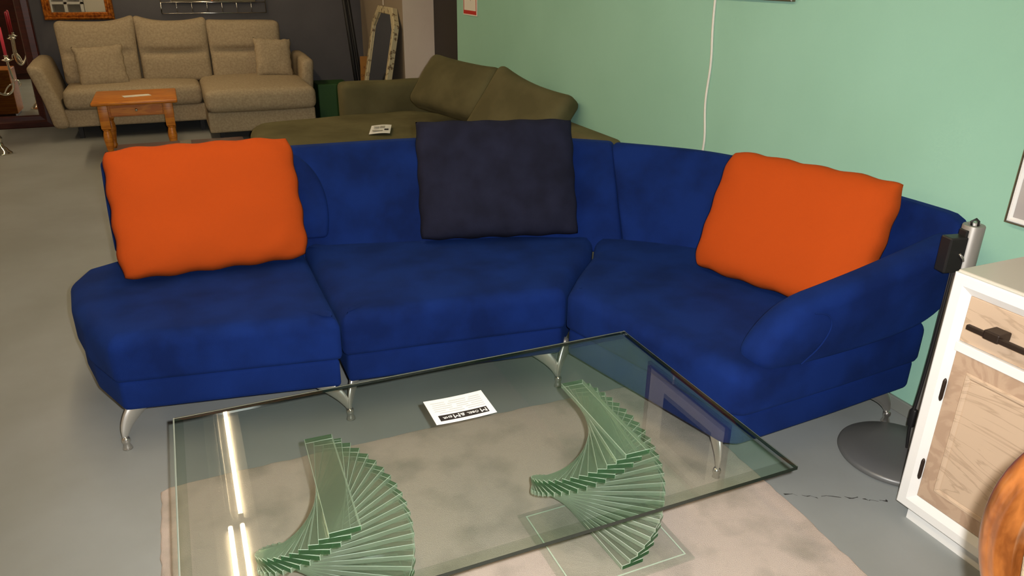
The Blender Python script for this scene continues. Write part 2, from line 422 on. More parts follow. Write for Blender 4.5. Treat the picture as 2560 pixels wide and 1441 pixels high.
for k, o in enumerate(seats):
    out = resample(smooth_poly([p for i in range(len(o)) for p in (o[i], o[i].lerp(o[(i+1) % len(o)], .06), o[i].lerp(o[(i+1) % len(o)], .94))], 3), 170)
    low = inset(out, .012)
    bm = new_bm(); soft_prism(bm, low, .155, .272, .018, .02, seg=4); obj('seat_base', bm, 'suede_base', sofa, auto=70)
    def lump(p):
        d = noise.noise(V((p.x*3, p.y*3, k*5.0)))
        return p + V((0, 0, .006*d if p.z > .36 else 0))
    bm = new_bm(); soft_prism(bm, out, .268, .437, .052, .022, seg=7, crown=.006, fn=lump, cap_rings=6)
    sc_ = obj('seat_cushion', bm, 'suede', sofa, auto=70)
    bm = new_bm(); ring = inset(out, .004)
    front = [V((p.x, p.y, .392)) for p in ring]
    tube(bm, front+[front[0]], .0016, 5, caps=False); obj('seam', bm, 'stitch', sc_)
# backrests: loft between a foot line and a top line
foot = smooth_line([(-.325, 3.30), (.1, 3.25), (.51, 3.19), (.88, 3.07), (1.3, 2.96), (1.62, 2.82), (1.78, 2.72), (1.95, 2.56), (2.08, 2.35), (2.15, 2.05), (2.17, 1.75), (2.17, 1.57)], 3)
topl = smooth_line([(-.325, 3.42), (.1, 3.40), (.44, 3.385), (.99, 3.365), (1.40, 3.27), (1.66, 3.10), (1.82, 2.965), (2.07, 2.72), (2.155, 2.55), (2.25, 2.2), (2.298, 1.85), (2.303, 1.55)], 3)
def rs(pts, n):
    L = [0]
    for a, b in zip(pts, pts[1:]): L.append(L[-1]+(b-a).length)
    o = []; j = 0
    for k in range(n+1):
        t = min(L[-1]*k/n, L[-1]-1e-9)
        while L[j+1] < t: j += 1
        o.append(pts[j].lerp(pts[j+1], (t-L[j])/(L[j+1]-L[j])))
    return o
NB = 400; FT, TP = rs(foot, NB), rs(topl, NB)
def back_pt(s, h, d):
    """s along the back 0..1, h height fraction, d depth behind the front face"""
    i = max(0, min(NB-1, int(s*NB))); f = s*NB-i; f = max(0, min(1, f))
    a = FT[i].lerp(FT[i+1], f); b = TP[i].lerp(TP[i+1], f)
    t = (FT[min(NB, i+3)]-FT[max(0, i-3)]); t2 = (TP[min(NB, i+3)]-TP[max(0, i-3)])
    nm = (V((-t.y, t.x)).normalized()*(1-h)+V((-t2.y, t2.x)).normalized()*h).normalized()
    bulge = .02*math.sin(PI*min(1, max(0, h)))
    h = h if h > 0 else h
    p = a.lerp(b, h) + nm*(d) - nm*bulge
    return V((p.x, p.y, .435 + h*.385))
def back_panel(s0, s1, sh0=0, sh1=0, h0=0.0, corner=(0, 0, 0, 0), th=(.11, .075), fwd=0, curve_right=False, hend=0):
    """panel between s0 and s1; corner radii (left top, right top, left foot, right foot) in metres"""
    Ltot = sum((FT[i+1]-FT[i]).length for i in range(NB)); Wd = (s1-s0)*Ltot; Ht = .40
    def fn(p):
        u = p.x/Wd+.5; v = p.y/Ht+.5; z = p.z/.1+.5          # across, up, front
        if curve_right:
            t = max(0, v-.12)/.88; u *= 1-(.30*(1-math.sqrt(max(0, 1-t*t*.995))))
        for side, top, r in ((0, 1, corner[0]), (1, 1, corner[1]), (0, 0, corner[2]), (1, 0, corner[3])):
            d = (u if side == 0 else 1-u)*Wd
            if r and d < r:
                k = 1-math.sqrt(max(0, 1-(1-d/r)**2)); w_ = v if top else 1-v
                v += (-1 if top else 1)*k*r/Ht*max(0, w_)**3
        hb = h0+max(0, u-.55)/.45*hend; h = hb+v*(1-hb); t = th[0]*(1-h)+th[1]*h
        return back_pt(s0+u*(s1-s0)+(sh0*(1-u)+sh1*u)*h, h, -fwd+t*(1-z))
    bm = new_bm(); rbox(bm, Wd, Ht, .1, .022, n=44, rs=4, fn=fn)
    return bm
SJ = .405
def s_at_x(pts, x):
    for i, p in enumerate(pts):
        if p.x >= x: return i/NB
    return 1
sA = s_at_x(FT, .515); sB = s_at_x(FT, 1.745); shB = s_at_x(TP, 1.80)-sB
obj('backrest', back_panel(0, sA, h0=.06, th=(.10, .07), fwd=.022, curve_right=True), 'suede', sofa, auto=60)
obj('backrest', back_panel(s_at_x(FT, .20), sB, sh1=shB, h0=-.16, corner=(.05, .004, .01, .004), th=(.11, .07)), 'suede', sofa, auto=60)
obj('backrest', back_panel(sB, 1.0, sh0=shB, h0=-.16, corner=(.004, .07, .004, .05), th=(.10, .05), hend=.42), 'suede', sofa, auto=60)
# armrest: padded flap, low and round at its free end, leaning outwards
arm = [(1.508, .455), (1.535, .405), (1.60, .392), (1.75, .392), (1.95, .402), (2.12, .42), (2.24, .452), (2.32, .52), (2.355, .62), (2.34, .74), (2.29, .775), (2.15, .735), (1.95, .685), (1.78, .65), (1.68, .632), (1.61, .60), (1.545, .535)]
arm = resample(smooth_poly([V(p) for p in arm], 2), 130)
bm = new_bm()
MA = Matrix(((1, 0, 0, 0), (0, 0, -1, 0), (0, 1, 0, 0), (0, 0, 0, 1)))
def armfn(p):
    lean = (p.y-.40)*.12; k = 1-.25*max(0, (p.x-1.6))
    return V((p.x, p.y, (p.z)*1.0 + (p.z > .06)*0 - 1.545 + lean))
soft_prism(bm, arm, -.13, .0, .05, .05, seg=7, M=MA, fn=armfn, crown=.012, cap_rings=5)
ar = obj('armrest', bm, 'suede', sofa, auto=70)
bm = new_bm(); tube(bm, smooth_line([V((1.675, -1, .605)), V((1.735, -1, .592)), V((1.762, -1, .545)), V((1.735, -1, .475)), V((1.675, -1, .42))], 3), .0028, 6)
for v in bm.verts: v.co.y += 1+1.548-.012*math.exp(-((v.co.z-.5)/.15)**2)-(v.co.z-.40)*.12
obj('seam', bm, 'suede_base', ar)
# legs: curved tapering blades ending in small turned cups
def blade(bm, top, foot_, bulge, w0=.043, w1=.010):
    top, foot_ = V(top), V(foot_); n = 12; pts = []
    for k in range(n+1):
        t = k/n; p = top.lerp(foot_, t); s = math.sin(PI*t)*bulge
        p += V((top.x-foot_.x, top.y-foot_.y, 0)).normalized()*(-s) if (top.xy-foot_.xy).length > 1e-3 else V()
        pts.append(p)
    tube(bm, pts, [w0+(w1-w0)*(k/n) for k in range(n+1)], 12, squash=(1, .42))
def cup(bm, x, y): lathe(bm, x, y, [(.017, 0), (.016, .004), (.0105, .018), (.012, .024), (.0145, .030), (.0135, .040), (.008, .047)], 16)
def leg(name_pts, fx, fy):
    for tx, ty in name_pts:
        bm = new_bm(); blade(bm, (tx, ty, .162), (fx, fy, .042), .022); l = obj('leg', bm, 'brushed', sofa)
    bm = new_bm(); cup(bm, fx, fy); obj('foot', bm, 'chrome', l)
leg([(-.262, 2.585)], -.336, 2.535)
leg([(.315, 2.50), (.475, 2.515)], .42, 2.425)
leg([(1.165, 2.42), (1.31, 2.40)], 1.245, 2.345)
leg([(1.475, 1.66)], 1.455, 1.60)
leg([(2.17, 1.67)], 2.27, 1.64)
leg([(-.25, 3.12)], -.33, 3.2); leg([(1.75, 2.62)], 1.85, 2.66)

# cushions on the blue sofa
def cushion(name, label, m, M, wd, ht, th, group=None, **k):
    bm = new_bm(); pillow(bm, wd, ht, th, M, **k); return tag(obj(name, bm, m), label, 'cushion', group)
def lean_frame(bl, br, up_tl):
    bl, br, tl = V(bl), V(br), V(up_tl); x = br-bl; return frame_mat((bl+br)/2+(tl-bl)/2, x, tl-bl)
M = lean_frame((-.288, 2.976, .455), (.40, 2.985, .455), (-.29, 3.195, .905))
cushion('throw_cushion', 'orange throw cushion leaning at the left end of the blue sofa', 'orange', M, .715, .515, .17, seed=2, bow=.022, pinch=.36, wr=.0032, ear=-.06)
M = lean_frame((.90, 3.00, .45), (1.565, 2.83, .45), (.955, 3.225, .935))
cushion('throw_cushion', 'dark navy throw cushion standing in the middle of the blue sofa', 'navy', M, .72, .535, .16, seed=5, bow=.022, pinch=.36, wr=.0022, ear=-.03)
M = lean_frame((1.835, 2.29, .455), (2.04, 1.675, .455), (2.012, 2.365, .90))
cushion('throw_cushion', 'orange throw cushion leaning beside the raised armrest of the blue sofa', 'orange', M, .69, .50, .17, seed=9, bow=.022, pinch=.36, wr=.0028, ear=-.06)

# ------------------------------------------------------------------ glass coffee table
tb = thing('coffee_table', 'glass coffee table on two twisted stacks of green glass bars standing on the rug', 'table', (.57, 1.53, 0))
X0, X1, Y0, Y1, ZT = -.138, 1.283, 1.128, 1.952, .425
bm = new_bm(); bv = .026
def rect(x0, x1, y0, y1, z): return [bm.verts.new(p) for p in ((x0, y0, z), (x1, y0, z), (x1, y1, z), (x0, y1, z))]
a = rect(X0+bv, X1-bv, Y0+bv, Y1-bv, ZT); b = rect(X0, X1, Y0, Y1, ZT-.004); c = rect(X0, X1, Y0, Y1, ZT-.014); d = rect(X0+.002, X1-.002, Y0+.002, Y1-.002, ZT-.015)
f = bm.faces.new(a); f.material_index = 0
for i in range(4):
    j = (i+1) % 4
    bm.faces.new((a[i], b[i], b[j], a[j])).material_index = 1
    bm.faces.new((b[i], c[i], c[j], b[j])).material_index = 2
    bm.faces.new((c[i], d[i], d[j], c[j])).material_index = 2
bm.faces.new(d).material_index = 0
bq = [v.co.copy() for v in b]
gtop = obj('glass_top', bm, None, tb, smooth=False, mats=['table_glass', 'bevel_glass', 'edge_glass'])
bm = new_bm()
for i in (1, 2, 3):
    aw = .009 if i == 2 else .0035; p, q = bq[i], bq[(i+1) % 4]; cen = V(((X0+X1)/2, (Y0+Y1)/2, p.z)); nrm = V((0, 1, 0)) if i == 2 else V((1 if i == 1 else -1, 0, 0))
    vs = [bm.verts.new(w_) for w_ in (p+V((0, 0, .0004))-nrm*aw+V((0, 0, aw*.19)), q+V((0, 0, .0004))-nrm*aw+V((0, 0, aw*.19)), q+V((0, 0, -.0008))+nrm*.0003, p+V((0, 0, -.0008))+nrm*.0003, p+V((0, 0, -.003))+nrm*.0003, q+V((0, 0, -.003))+nrm*.0003)]
    bm.faces.new(vs[:4]); bm.faces.new((vs[3], vs[2], vs[5], vs[4]))
obj('ground_edge', bm, 'arris', gtop, smooth=False)  # opaque pale strips painted in for the light caught along the bevel
def strip_mesh(name, L=.385, W=.072, T=.0146):
    bm = new_bm(); box(bm, -W/2, W/2, -L/2, L/2, 0, T, bev=.0011, seg=1)
    bmesh.ops.recalc_face_normals(bm, faces=bm.faces)
    for f in bm.faces: f.material_index = 1 if abs(f.normal.y) > .95 else 2 if abs(f.normal.x) > .95 else 0 if abs(f.normal.z) > .95 else 3
    me = bpy.data.meshes.new(name); bm.to_mesh(me); bm.free(); me.materials.append(MATS['stack_glass']); me.materials.append(MATS['stack_end']); me.materials.append(MATS['stack_side']); me.materials.append(MATS['stack_arris']); return me
SM = strip_mesh('glass_bar')
def pedestal(cx, cy):
    bm = new_bm(); r0 = [(cx-.197, cy-.18), (cx+.197, cy-.18), (cx+.197, cy+.18), (cx-.197, cy+.18)]
    rg = []
    for ins, z in ((.022, .0225), (0, .0185), (0, .0135), (.0005, .013)):
        rg.append([bm.verts.new((x-math.copysign(ins, x-cx), y-math.copysign(ins, y-cy), z)) for x, y in r0])
    bm.faces.new(rg[0])
    for p, q in zip(rg, rg[1:]):
        for i in range(4): bm.faces.new((p[i], q[i], q[(i+1) % 4], p[(i+1) % 4]))
    bm.faces.new(rg[-1])
    base = obj('pedestal', bm, 'plate_glass', tb, smooth=False)
    bm = new_bm()
    for (xa, xb, ya, yb) in ((cx-.178, cx+.178, cy-.161, cy-.157), (cx-.178, cx+.178, cy+.157, cy+.161), (cx-.178, cx-.174, cy-.157, cy+.157), (cx+.174, cx+.178, cy-.157, cy+.157)):
        box(bm, xa, xb, ya, yb, .0224, .0228)
    obj('bevel_line', bm, 'stack_arris', base, smooth=False)  # pale strips painted in for the glimmer along the plate's bevel
    n = 26
    for k in range(n):
        o = bpy.data.objects.new('glass_bar', SM); C.objects.link(o); o.parent = base
        z = .0228+.0149*k; o.location = V((cx, cy+.05, z))-WL[base]; o.rotation_euler = (0, 0, math.radians(1.5+7.0*(n-1-k))*-1)
    return base
pedestal(.205, 1.49); pedestal(.962, 1.49)

# price card lying upside down to the viewer on the glass
cardM = frame_mat((.593, 1.692, ZT+.004), (-1, .01, 0), (0, -1, 0))
pc = thing('price_card', 'white price card with a black shop banner lying on the glass table', 'card', (.593, 1.692, ZT))
bm = new_bm()
rows = []
for i in range(13):
    x = -.0865+.173*i/12; lift = .0025*((x/.0865)**2)+.0004
    rows.append([bm.verts.new(cardM @ V((x, y, lift+t))) for (y, t) in ((-.0625, 0), (.0625, 0), (.0625, .0008), (-.0625, .0008))])
grid_faces(bm, rows, True); bm.faces.new(rows[0]); bm.faces.new(rows[-1])
card = obj('card', bm, 'paper', pc, smooth=False)
def on_card(x0, x1, y0, y1, m, name, z=.0008, seg=10):
    bm = new_bm(); rows = []
    for i in range(seg+1):
        x = x0+(x1-x0)*i/seg; h = .0025*((x/.0865)**2)+.0004+.0008+z
        rows.append([bm.verts.new(cardM @ V((x, y, h+t))) for y, t in ((y0, -z*.9), (y1, -z*.9), (y1, 0), (y0, 0))])
    grid_faces(bm, rows, True); bm.faces.new(rows[0]); bm.faces.new(rows[-1])
    return obj(name, bm, m, card, smooth=False)
on_card(-.070, .070, .022, .050, 'ink', 'banner', .0006)
rng = random.Random(11)
for q in range(6):
    y = .010-q*.0105
    x = -.072
    while x < .06:
        L_ = rng.uniform(.03, .075); on_card(x, min(.072, x+L_), y-.0016, y+.0016, 'ink_grey', 'print_line', .0003); x += L_+rng.uniform(.006, .014)
# the lettering follows the banner
for s, x, sz in (('M', -.057, .026), ('ÖBEL', -.026, .0135), ('&', .004, .02), ('M', .021, .026), ('EHR', .047, .0135)):
    h = .0025*((x/.0865)**2)+.0025
    text_mesh('lettering', s, sz, cardM @ Matrix.Translation((x, .036, h)) @ Matrix.Rotation(math.radians(3), 4, 'Z'), 'paper', card, thick=.0005, sx=1.05)

# ------------------------------------------------------------------ rug
bm = new_bm(); out = resample(smooth_poly([V(p) for p in ((-.235, .35), (1.535, .35), (1.575, 1.1), (1.60, 1.55), (1.60, 2.2), (1.585, 2.225), (.55, 2.245), (-.22, 2.24), (-.235, 2.22))], 1), 220)
rng = random.Random(4); out = [p+V((rng.uniform(-.003, .003), rng.uniform(-.003, .003))) for p in out]
soft_prism(bm, out, .0005, .0105, .008, .001, seg=3, cap_rings=24, fn=lambda p: p+V((0, 0, .0012*noise.noise(V((p.x*30, p.y*30, 0))) if p.z > .009 else 0)))
tag(obj('rug', bm, 'rug'), 'pale beige short pile rug lying under the glass table', 'rug')

# ------------------------------------------------------------------ floor lamp
fl = thing('floor_lamp', 'grey metal lamp stand with a round disc base between blue sofa and white cabinet', 'lamp', (2.115, 1.457, 0))
bm = new_bm(); lathe(bm, 2.115, 1.457, [(.15, .003), (.188, .008), (.192, .016), (.190, .024), (.184, .029), (.10, .0305), (.0, .031)], 64); obj('base', bm, 'lamp_disc', fl, auto=50)
for a in (.6, 2.7, 4.4):
    bm = new_bm(); lathe(bm, 2.115+.15*math.cos(a), 1.457+.15*math.sin(a), [(.012, 0), (.012, .006)], 12); obj('pad', bm, 'black_plastic', fl, smooth=False)
PX, PY = 2.185, 1.442
bm = new_bm(); lathe(bm, PX, PY, [(.032, .03), (.032, .845), (.0305, .848), (.018, .848), (.016, .84), (0, .84)], 32); obj('pole', bm, 'lamp_metal', fl, auto=40)
bm = new_bm(); tube(bm, [(PX-.006, PY+.004, .842), (PX-.008, PY+.006, .858), (PX+.004, PY, .866), (PX+.012, PY-.004, .858), (PX+.01, PY-.006, .842)], .0035, 8); obj('wire', bm, 'black_plastic', fl)
MB_ = Matrix.Translation((PX, PY, 0)) @ Matrix.Rotation(math.radians(-12), 4, 'Z')
bm = new_bm(); box(bm, -.088, -.026, -.022, .022, .70, .815, bev=.005, M=MB_); box(bm, -.035, -.022, -.016, .016, .715, .835, bev=.003, M=MB_); sw = obj('switch_box', bm, 'black_plastic', fl, smooth=False)
bm = new_bm(); tube(bm, [MB_ @ V(p) for p in ((-.03, -.024, .74), (-.04, -.03, .752), (-.05, -.024, .765))], .004, 8); obj('lever', bm, 'chrome', sw)
bm = new_bm(); tube(bm, smooth_line([V((PX-.03, PY+.01, .70)), V((PX-.036, PY+.008, .4)), V((PX-.036, PY+.012, .25)), V((PX-.040, PY+.015, .16)), V((PX-.036, PY+.012, .08)), V((PX-.03, PY+.01, .033))], 3), .005, 8)
box(bm, PX-.046, PX-.028, PY+.002, PY+.024, .12, .19, bev=.005); obj('cable', bm, 'black_plastic', fl)

# ------------------------------------------------------------------ white cabinet on the right
cb = thing('sideboard', 'white sideboard with pale wood drawers and doors against the green wall', 'cabinet', (2.11, .5, 0))
FX, YA, YB = 1.855, 1.243, -.30
bm = new_bm(); box(bm, FX+.022, 2.370, YB+.02, YA-.005, .055, .80, bev=.003); box(bm, FX+.03, 2.36, YB+.03, YA-.027, 0, .056); obj('body', bm, 'white_lacquer', cb, smooth=False)
bm = new_bm(); box(bm, FX+.012, 2.372, YB+.008, YA-.0, .80, .822, bev=.004); obj('top', bm, 'cabinet_top', cb, smooth=False)
# mitred front frame with a chamfered inner edge
bm = new_bm(); wv = .052
ro = [(YA, .055), (YB, .055), (YB, .816), (YA, .816)]
def fr(ins, x): return [bm.verts.new((x, y-math.copysign(ins, y-.5), z-math.copysign(ins, z-.4))) for y, z in ro]
rg = [fr(0, FX+.03), fr(0, FX+.003), fr(.004, FX), fr(.030, FX), fr(wv, FX+.014), fr(wv, FX+.04)]
grid_faces(bm, rg, True); obj('front_frame', bm, 'white_lacquer', cb, smooth=False)
cols = [(1.191, .715), (.700, .224), (.209, -.248)]
bm = new_bm(); box(bm, FX+.004, FX+.03, YB+.05, YA-.05, .602, .630, bev=.002)
for (a, b), (c_, d_) in zip(cols, cols[1:]): box(bm, FX+.005, FX+.03, c_, b, .107, .764, bev=.002)
obj('rail', bm, 'white_lacquer', cb, smooth=False)
for k, (ya, yb) in enumerate(cols):
    bm = new_bm(); box(bm, FX+.012, FX+.034, yb+.001, ya-.001, .632, .763, bev=.0015); dr = obj('drawer', bm, 'oak', cb, smooth=False)
    yc = (ya+yb)/2; bm = new_bm()
    box(bm, FX-.034, FX-.022, yc-.20, yc+.20, .690, .704, bev=.002)
    for s in (-1, 1):
        yy = yc+s*.13; box(bm, FX-.036, FX+.014, yy-.022, yy+.022, .687, .712, bev=.004)
    obj('handle', bm, 'bronze', dr, smooth=False)
    bm = new_bm(); box(bm, FX+.012, FX+.034, yb+.001, ya-.001, .109, .601, bev=.0015)
    do = obj('door', bm, 'oak_plain', cb, smooth=False)
    bm = new_bm(); pi = [(ya-.045, .156), (yb+.045, .156), (yb+.045, .553), (ya-.045, .553)]; rgs = []
    ymid = yc; zmid = .355
    for ins, x in ((0, FX+.012), (.004, FX+.007), (.010, FX+.0075), (.016, FX+.0118), (.02, FX+.0112)):
        rgs.append([bm.verts.new((x, y-math.copysign(ins, y-ymid), z-math.copysign(ins, z-zmid))) for y, z in pi])
    grid_faces(bm, rgs, True); bm.faces.new(rgs[-1]); obj('panel', bm, 'oak', do, smooth=False)
    for zz in (.475, .205):
        bm = new_bm(); lathe(bm, FX+.004, ya+.002, [(.002, zz-.036), (.004, zz-.032), (.0055, zz-.026), (.0055, zz+.026), (.004, zz+.032), (.002, zz+.036)], 10); obj('hinge', bm, 'bronze', do)

# ------------------------------------------------------------------ oval-back wooden chair at the right edge of the picture
ch = thing('dining_chair', 'honey brown wooden chair with rounded fluted back frame before the white sideboard', 'chair', (1.15, .35, 0))
CC = V((1.030, .281, .846))
MC = Matrix.Translation((CC.x, CC.y, 0)) @ Matrix.Rotation(math.atan2(-CC.x, CC.y), 4, 'Z')   # local +y points away from the viewer
bm = new_bm(); rows = []; n = 96
prof = []
for k in range(40):
    a = 2*PI*k/40; r = .029
    for g in (-2.55, -1.85, -1.2, .9, 2.3): r -= .0038*math.exp(-(((a-g+PI) % (2*PI)-PI)/.13)**2)
    prof.append((r*math.cos(a)*1.05, r*math.sin(a)))
AX, AZ = .212, .252
for i in range(n):
    t = 2*PI*i/n; cx, cz = AX*math.cos(t), AZ*math.sin(t); nx, nz = V((math.cos(t)/AX, math.sin(t)/AZ)).normalized()
    rows.append([bm.verts.new(MC @ V((cx+nx*a, b+.10*(cz/AZ)*-.35, CC.z+cz+nz*a))) for a, b in prof])
rows.append(rows[0]); grid_faces(bm, rows, True); obj('back_frame', bm, 'honey_wood', ch)
bm = new_bm(); soft_prism(bm, [V(((AX-.029)*math.cos(2*PI*i/48), (AZ-.029)*math.sin(2*PI*i/48))) for i in range(48)], -.012, .016, .010, .010, M=MC @ Matrix.Translation((0, 0, CC.z)) @ Matrix.Rotation(PI/2-.135, 4, 'X'), crown=.02); obj('back_pad', bm, 'beige', ch)
bm = new_bm(); rbox(bm, .48, .46, .09, .035, MC @ Matrix.Translation((0, .27, .455)), puff=(0, 0, .02)); obj('seat', bm, 'beige', ch)
bm = new_bm(); box(bm, -.245, .245, .03, .50, .355, .415, bev=.012, M=MC); obj('apron', bm, 'honey_wood', ch, smooth=False)
for sx_ in (-1, 1):
    bm = new_bm(); tube(bm, [MC @ V((sx_*.16, .045, .40)), MC @ V((sx_*.15, .035, .56)), MC @ V((sx_*.125, .028, .71))], [.022, .019, .017], 12); obj('back_post', bm, 'honey_wood', ch)
    for yy in (.055, .47):
        bm = new_bm(); tube(bm, [MC @ V((sx_*.21, yy, .37)), MC @ V((sx_*.215, yy+(.02 if yy > .3 else -.03), .15)), MC @ V((sx_*.205, yy+(.01 if yy > .3 else -.05), .0))], [.026, .02, .015], 12); obj('leg', bm, 'honey_wood', ch)

# ------------------------------------------------------------------ olive sofa behind
ol = thing('daybed_sofa', 'olive green velvet sofa with wide chaise seat standing along the green wall', 'sofa', (1.5, 5.2, 0))
bm = new_bm(); o = resample(smooth_poly([V(p) for p in ((.50, 4.35), (2.18, 4.35), (2.18, 6.40), (1.28, 6.40), (1.2, 6.36), (.62, 6.30), (.48, 6.15), (.455, 5.9), (.46, 5.0))], 3), 150)
soft_prism(bm, o, .24, .425, .07, .03, seg=6, crown=.012, cap_rings=8, fn=lambda p: p+V((0, 0, .012*noise.noise(V((p.x*3.2, p.y*3.2, 1))) if p.z > .36 else 0))); obj('seat_cushion', bm, 'olive', ol)
bm = new_bm(); soft_prism(bm, inset(o, .05), .06, .245, .02, .02, seg=3); obj('base', bm, 'olive', ol)
bm = new_bm(); rbox(bm, 1.10, .21, .60, .05, Matrix.Translation((1.81, 6.525, .365)), n=10, puff=(0, .012, 0), fn=lambda p: p+V((0, .008*noise.noise(V((p.x*5, p.z*9, 3))), .006*noise.noise(V((p.x*4, 0, 0)))))); obj('armrest', bm, 'olive', ol)
bm = new_bm(); rbox(bm, .19, 2.68, .58, .04, Matrix.Translation((2.268, 5.09, .355)), n=12, puff=(.01, 0, 0)); obj('backrest', bm, 'olive', ol)
bm = new_bm(); rbox(bm, .92, .18, .42, .04, Matrix.Translation((1.73, 4.26, .27)), n=8); obj('side_panel', bm, 'olive', ol)
for (x, y) in ((.62, 4.5), (.62, 6.1), (2.2, 4.5), (2.2, 6.45)):
    bm = new_bm(); box(bm, x-.03, x+.03, y-.03, y+.03, 0, .07); obj('foot', bm, 'black', ol, smooth=False)
M = frame_mat((1.995, 5.62, .705), (.434, -.897, -.08), (.243, .10, .322))
bm = new_bm(); rbox(bm, .72, .45, .17, .055, M, n=10, puff=(0, 0, .035), fn=lambda p: p+V((0, -.02*(1-(p.x/.36)**2)*(p.y > 0), .006*noise.noise(p*6))))
tag(obj('back_cushion', bm, 'olive'), 'olive green back cushion tilted against the corner of the olive sofa', 'cushion')
M = frame_mat((2.075, 4.60, .66), (.226, -.55, -.13), (.2, .05, .31))
bm = new_bm(); rbox(bm, .68, .52, .16, .055, M, n=10, puff=(0, 0, .03), fn=lambda p: p+V((0, -.035*(1-(p.x/.34)**2)*(p.y > 0), .006*noise.noise(p*6+V((3, 0, 0))))))
tag(obj('back_cushion', bm, 'olive'), 'olive green slouching cushion right behind the dark navy cushion', 'cushion')
# price sheet on the olive seat
ps = thing('price_sheet', 'white printed price sheet lying on the olive sofa seat', 'paper', (1.35, 5.50, .44))
pm = frame_mat((1.347, 5.50, .452), (.145, -.045, 0), (.14, .31, 0))
bm = new_bm(); rows = []
for i in range(9):
    x = -.075+.15*i/8
    rows.append([bm.verts.new(pm @ V((x, y, .006*math.sin(x*20+1)+t))) for y, t in ((-.16, 0), (.16, 0), (.16, .001), (-.16, .001))])
grid_faces(bm, rows, True); bm.faces.new(rows[0]); bm.faces.new(rows[-1]); sh = obj('sheet', bm, 'paper', ps, smooth=False)
for (x0, x1, y0, y1, mm) in ((-.05, -.01, .05, .075, 'ink_soft'), (-.005, .03, .02, .10, 'ink_soft'), (-.05, -.01, 0, .02, 'ink_soft'), (-.055, .02, -.10, -.06, 'ink_soft'), (.03, .06, -.06, -.01, 'ink')):
    bm = new_bm(); box(bm, x0, x1, y0, y1, .0085, .0095, M=pm); obj('print', bm, mm, sh, smooth=False)

# ------------------------------------------------------------------ beige sofa by the far wall
be = thing('chaise_sofa', 'beige fabric sofa with chaise end standing against the dark grey wall', 'sofa', (.1, 8.6, 0))
def rb(name, x0, x1, y0, y1, z0, z1, r, puff=(0, 0, 0), fn=None, n=8, m='beige', M=None):
    bm = new_bm(); T = Matrix.Translation(((x0+x1)/2, (y0+y1)/2, (z0+z1)/2)); rbox(bm, x1-x0, y1-y0, z1-z0, r, (M or Matrix()) @ T, n=n, puff=puff, fn=fn); return obj(name, bm, m, be)
rb('base', -1.0, 1.2, 8.24, 9.08, .12, .29, .02)
rb('base', .24, 1.235, 7.66, 8.30, .09, .29, .02)
rb('seat_cushion', -.985, .235, 8.20, 8.9, .285, .475, .06, (0, .01, .025))
rb('seat_cushion', .232, 1.25, 7.60, 8.9, .285, .49, .065, (0, .01, .03))
def flare(sgn):
    return lambda p: V((p.x + sgn*max(0, (p.z+.30))*.22*(.6+.4*((p.z+.3)/.6)), p.y, p.z - .05*max(0, -(p.y))*(p.z > 0)))
rb('armrest', -1.10, -.965, 8.17, 9.06, .12, .72, .05, fn=flare(-1))
rb('armrest', 1.19, 1.315, 8.24, 9.06, .06, .70, .05, fn=flare(.35))
def backc(wd, ear_l, ear_r, fold):
    def fn(p):
        u = p.x/(wd/2); t = (p.z+.30)/.60
        top = max(0, t-.45)/.55
        dz = top*(ear_l*max(0, -u)**2.4 + ear_r*max(0, u)**2.4)
        cr = -.07*math.exp(-((t-.5)/.045)**2)*(1-abs(u)**4) if p.y < 0 else 0
        lean = .13*t
        return V((p.x*(1+.05*top*abs(u)), p.y + lean - cr*fold, p.z+dz))
    return fn
for x0, x1, el, er, fd in ((-.985, -.30, .015, .075, .6), (-.285, .375, .07, .045, 1), (.385, 1.10, .01, -.01, 1)):
    bm = new_bm(); rbox(bm, x1-x0, .20, .58, .05, Matrix.Translation(((x0+x1)/2, 8.74, .745)), n=16, puff=(0, .045, 0), fn=backc(x1-x0, el, er, fd)); obj('back_cushion', bm, 'beige', be)
rb('back_frame', -1.0, 1.2, 8.96, 9.10, .12, .80, .03)
for x, y in ((-.9, 8.35), (1.1, 7.8), (.35, 7.8), (-.9, 9.0), (1.1, 9.0), (.2, 8.4)):
    bm = new_bm(); box(bm, x-.02, x+.02, y-.02, y+.02, 0, .125); obj('foot', bm, 'black', be, smooth=False)
M = frame_mat((-.63, 8.50, .645), (1, .05, .05), (.0, .28, .9))
cushion('scatter_cushion', 'beige square cushion at the left end of the beige sofa', 'beige', M, .44, .40, .13, seed=21, n=20, bow=.06, wr=.004)
M = frame_mat((.985, 8.50, .68), (1, .03, -.06), (.0, .3, .9))
cushion('scatter_cushion', 'beige square cushion at the right chaise end of the beige sofa', 'beige', M, .38, .40, .13, seed=22, n=20, bow=.06, wr=.004)

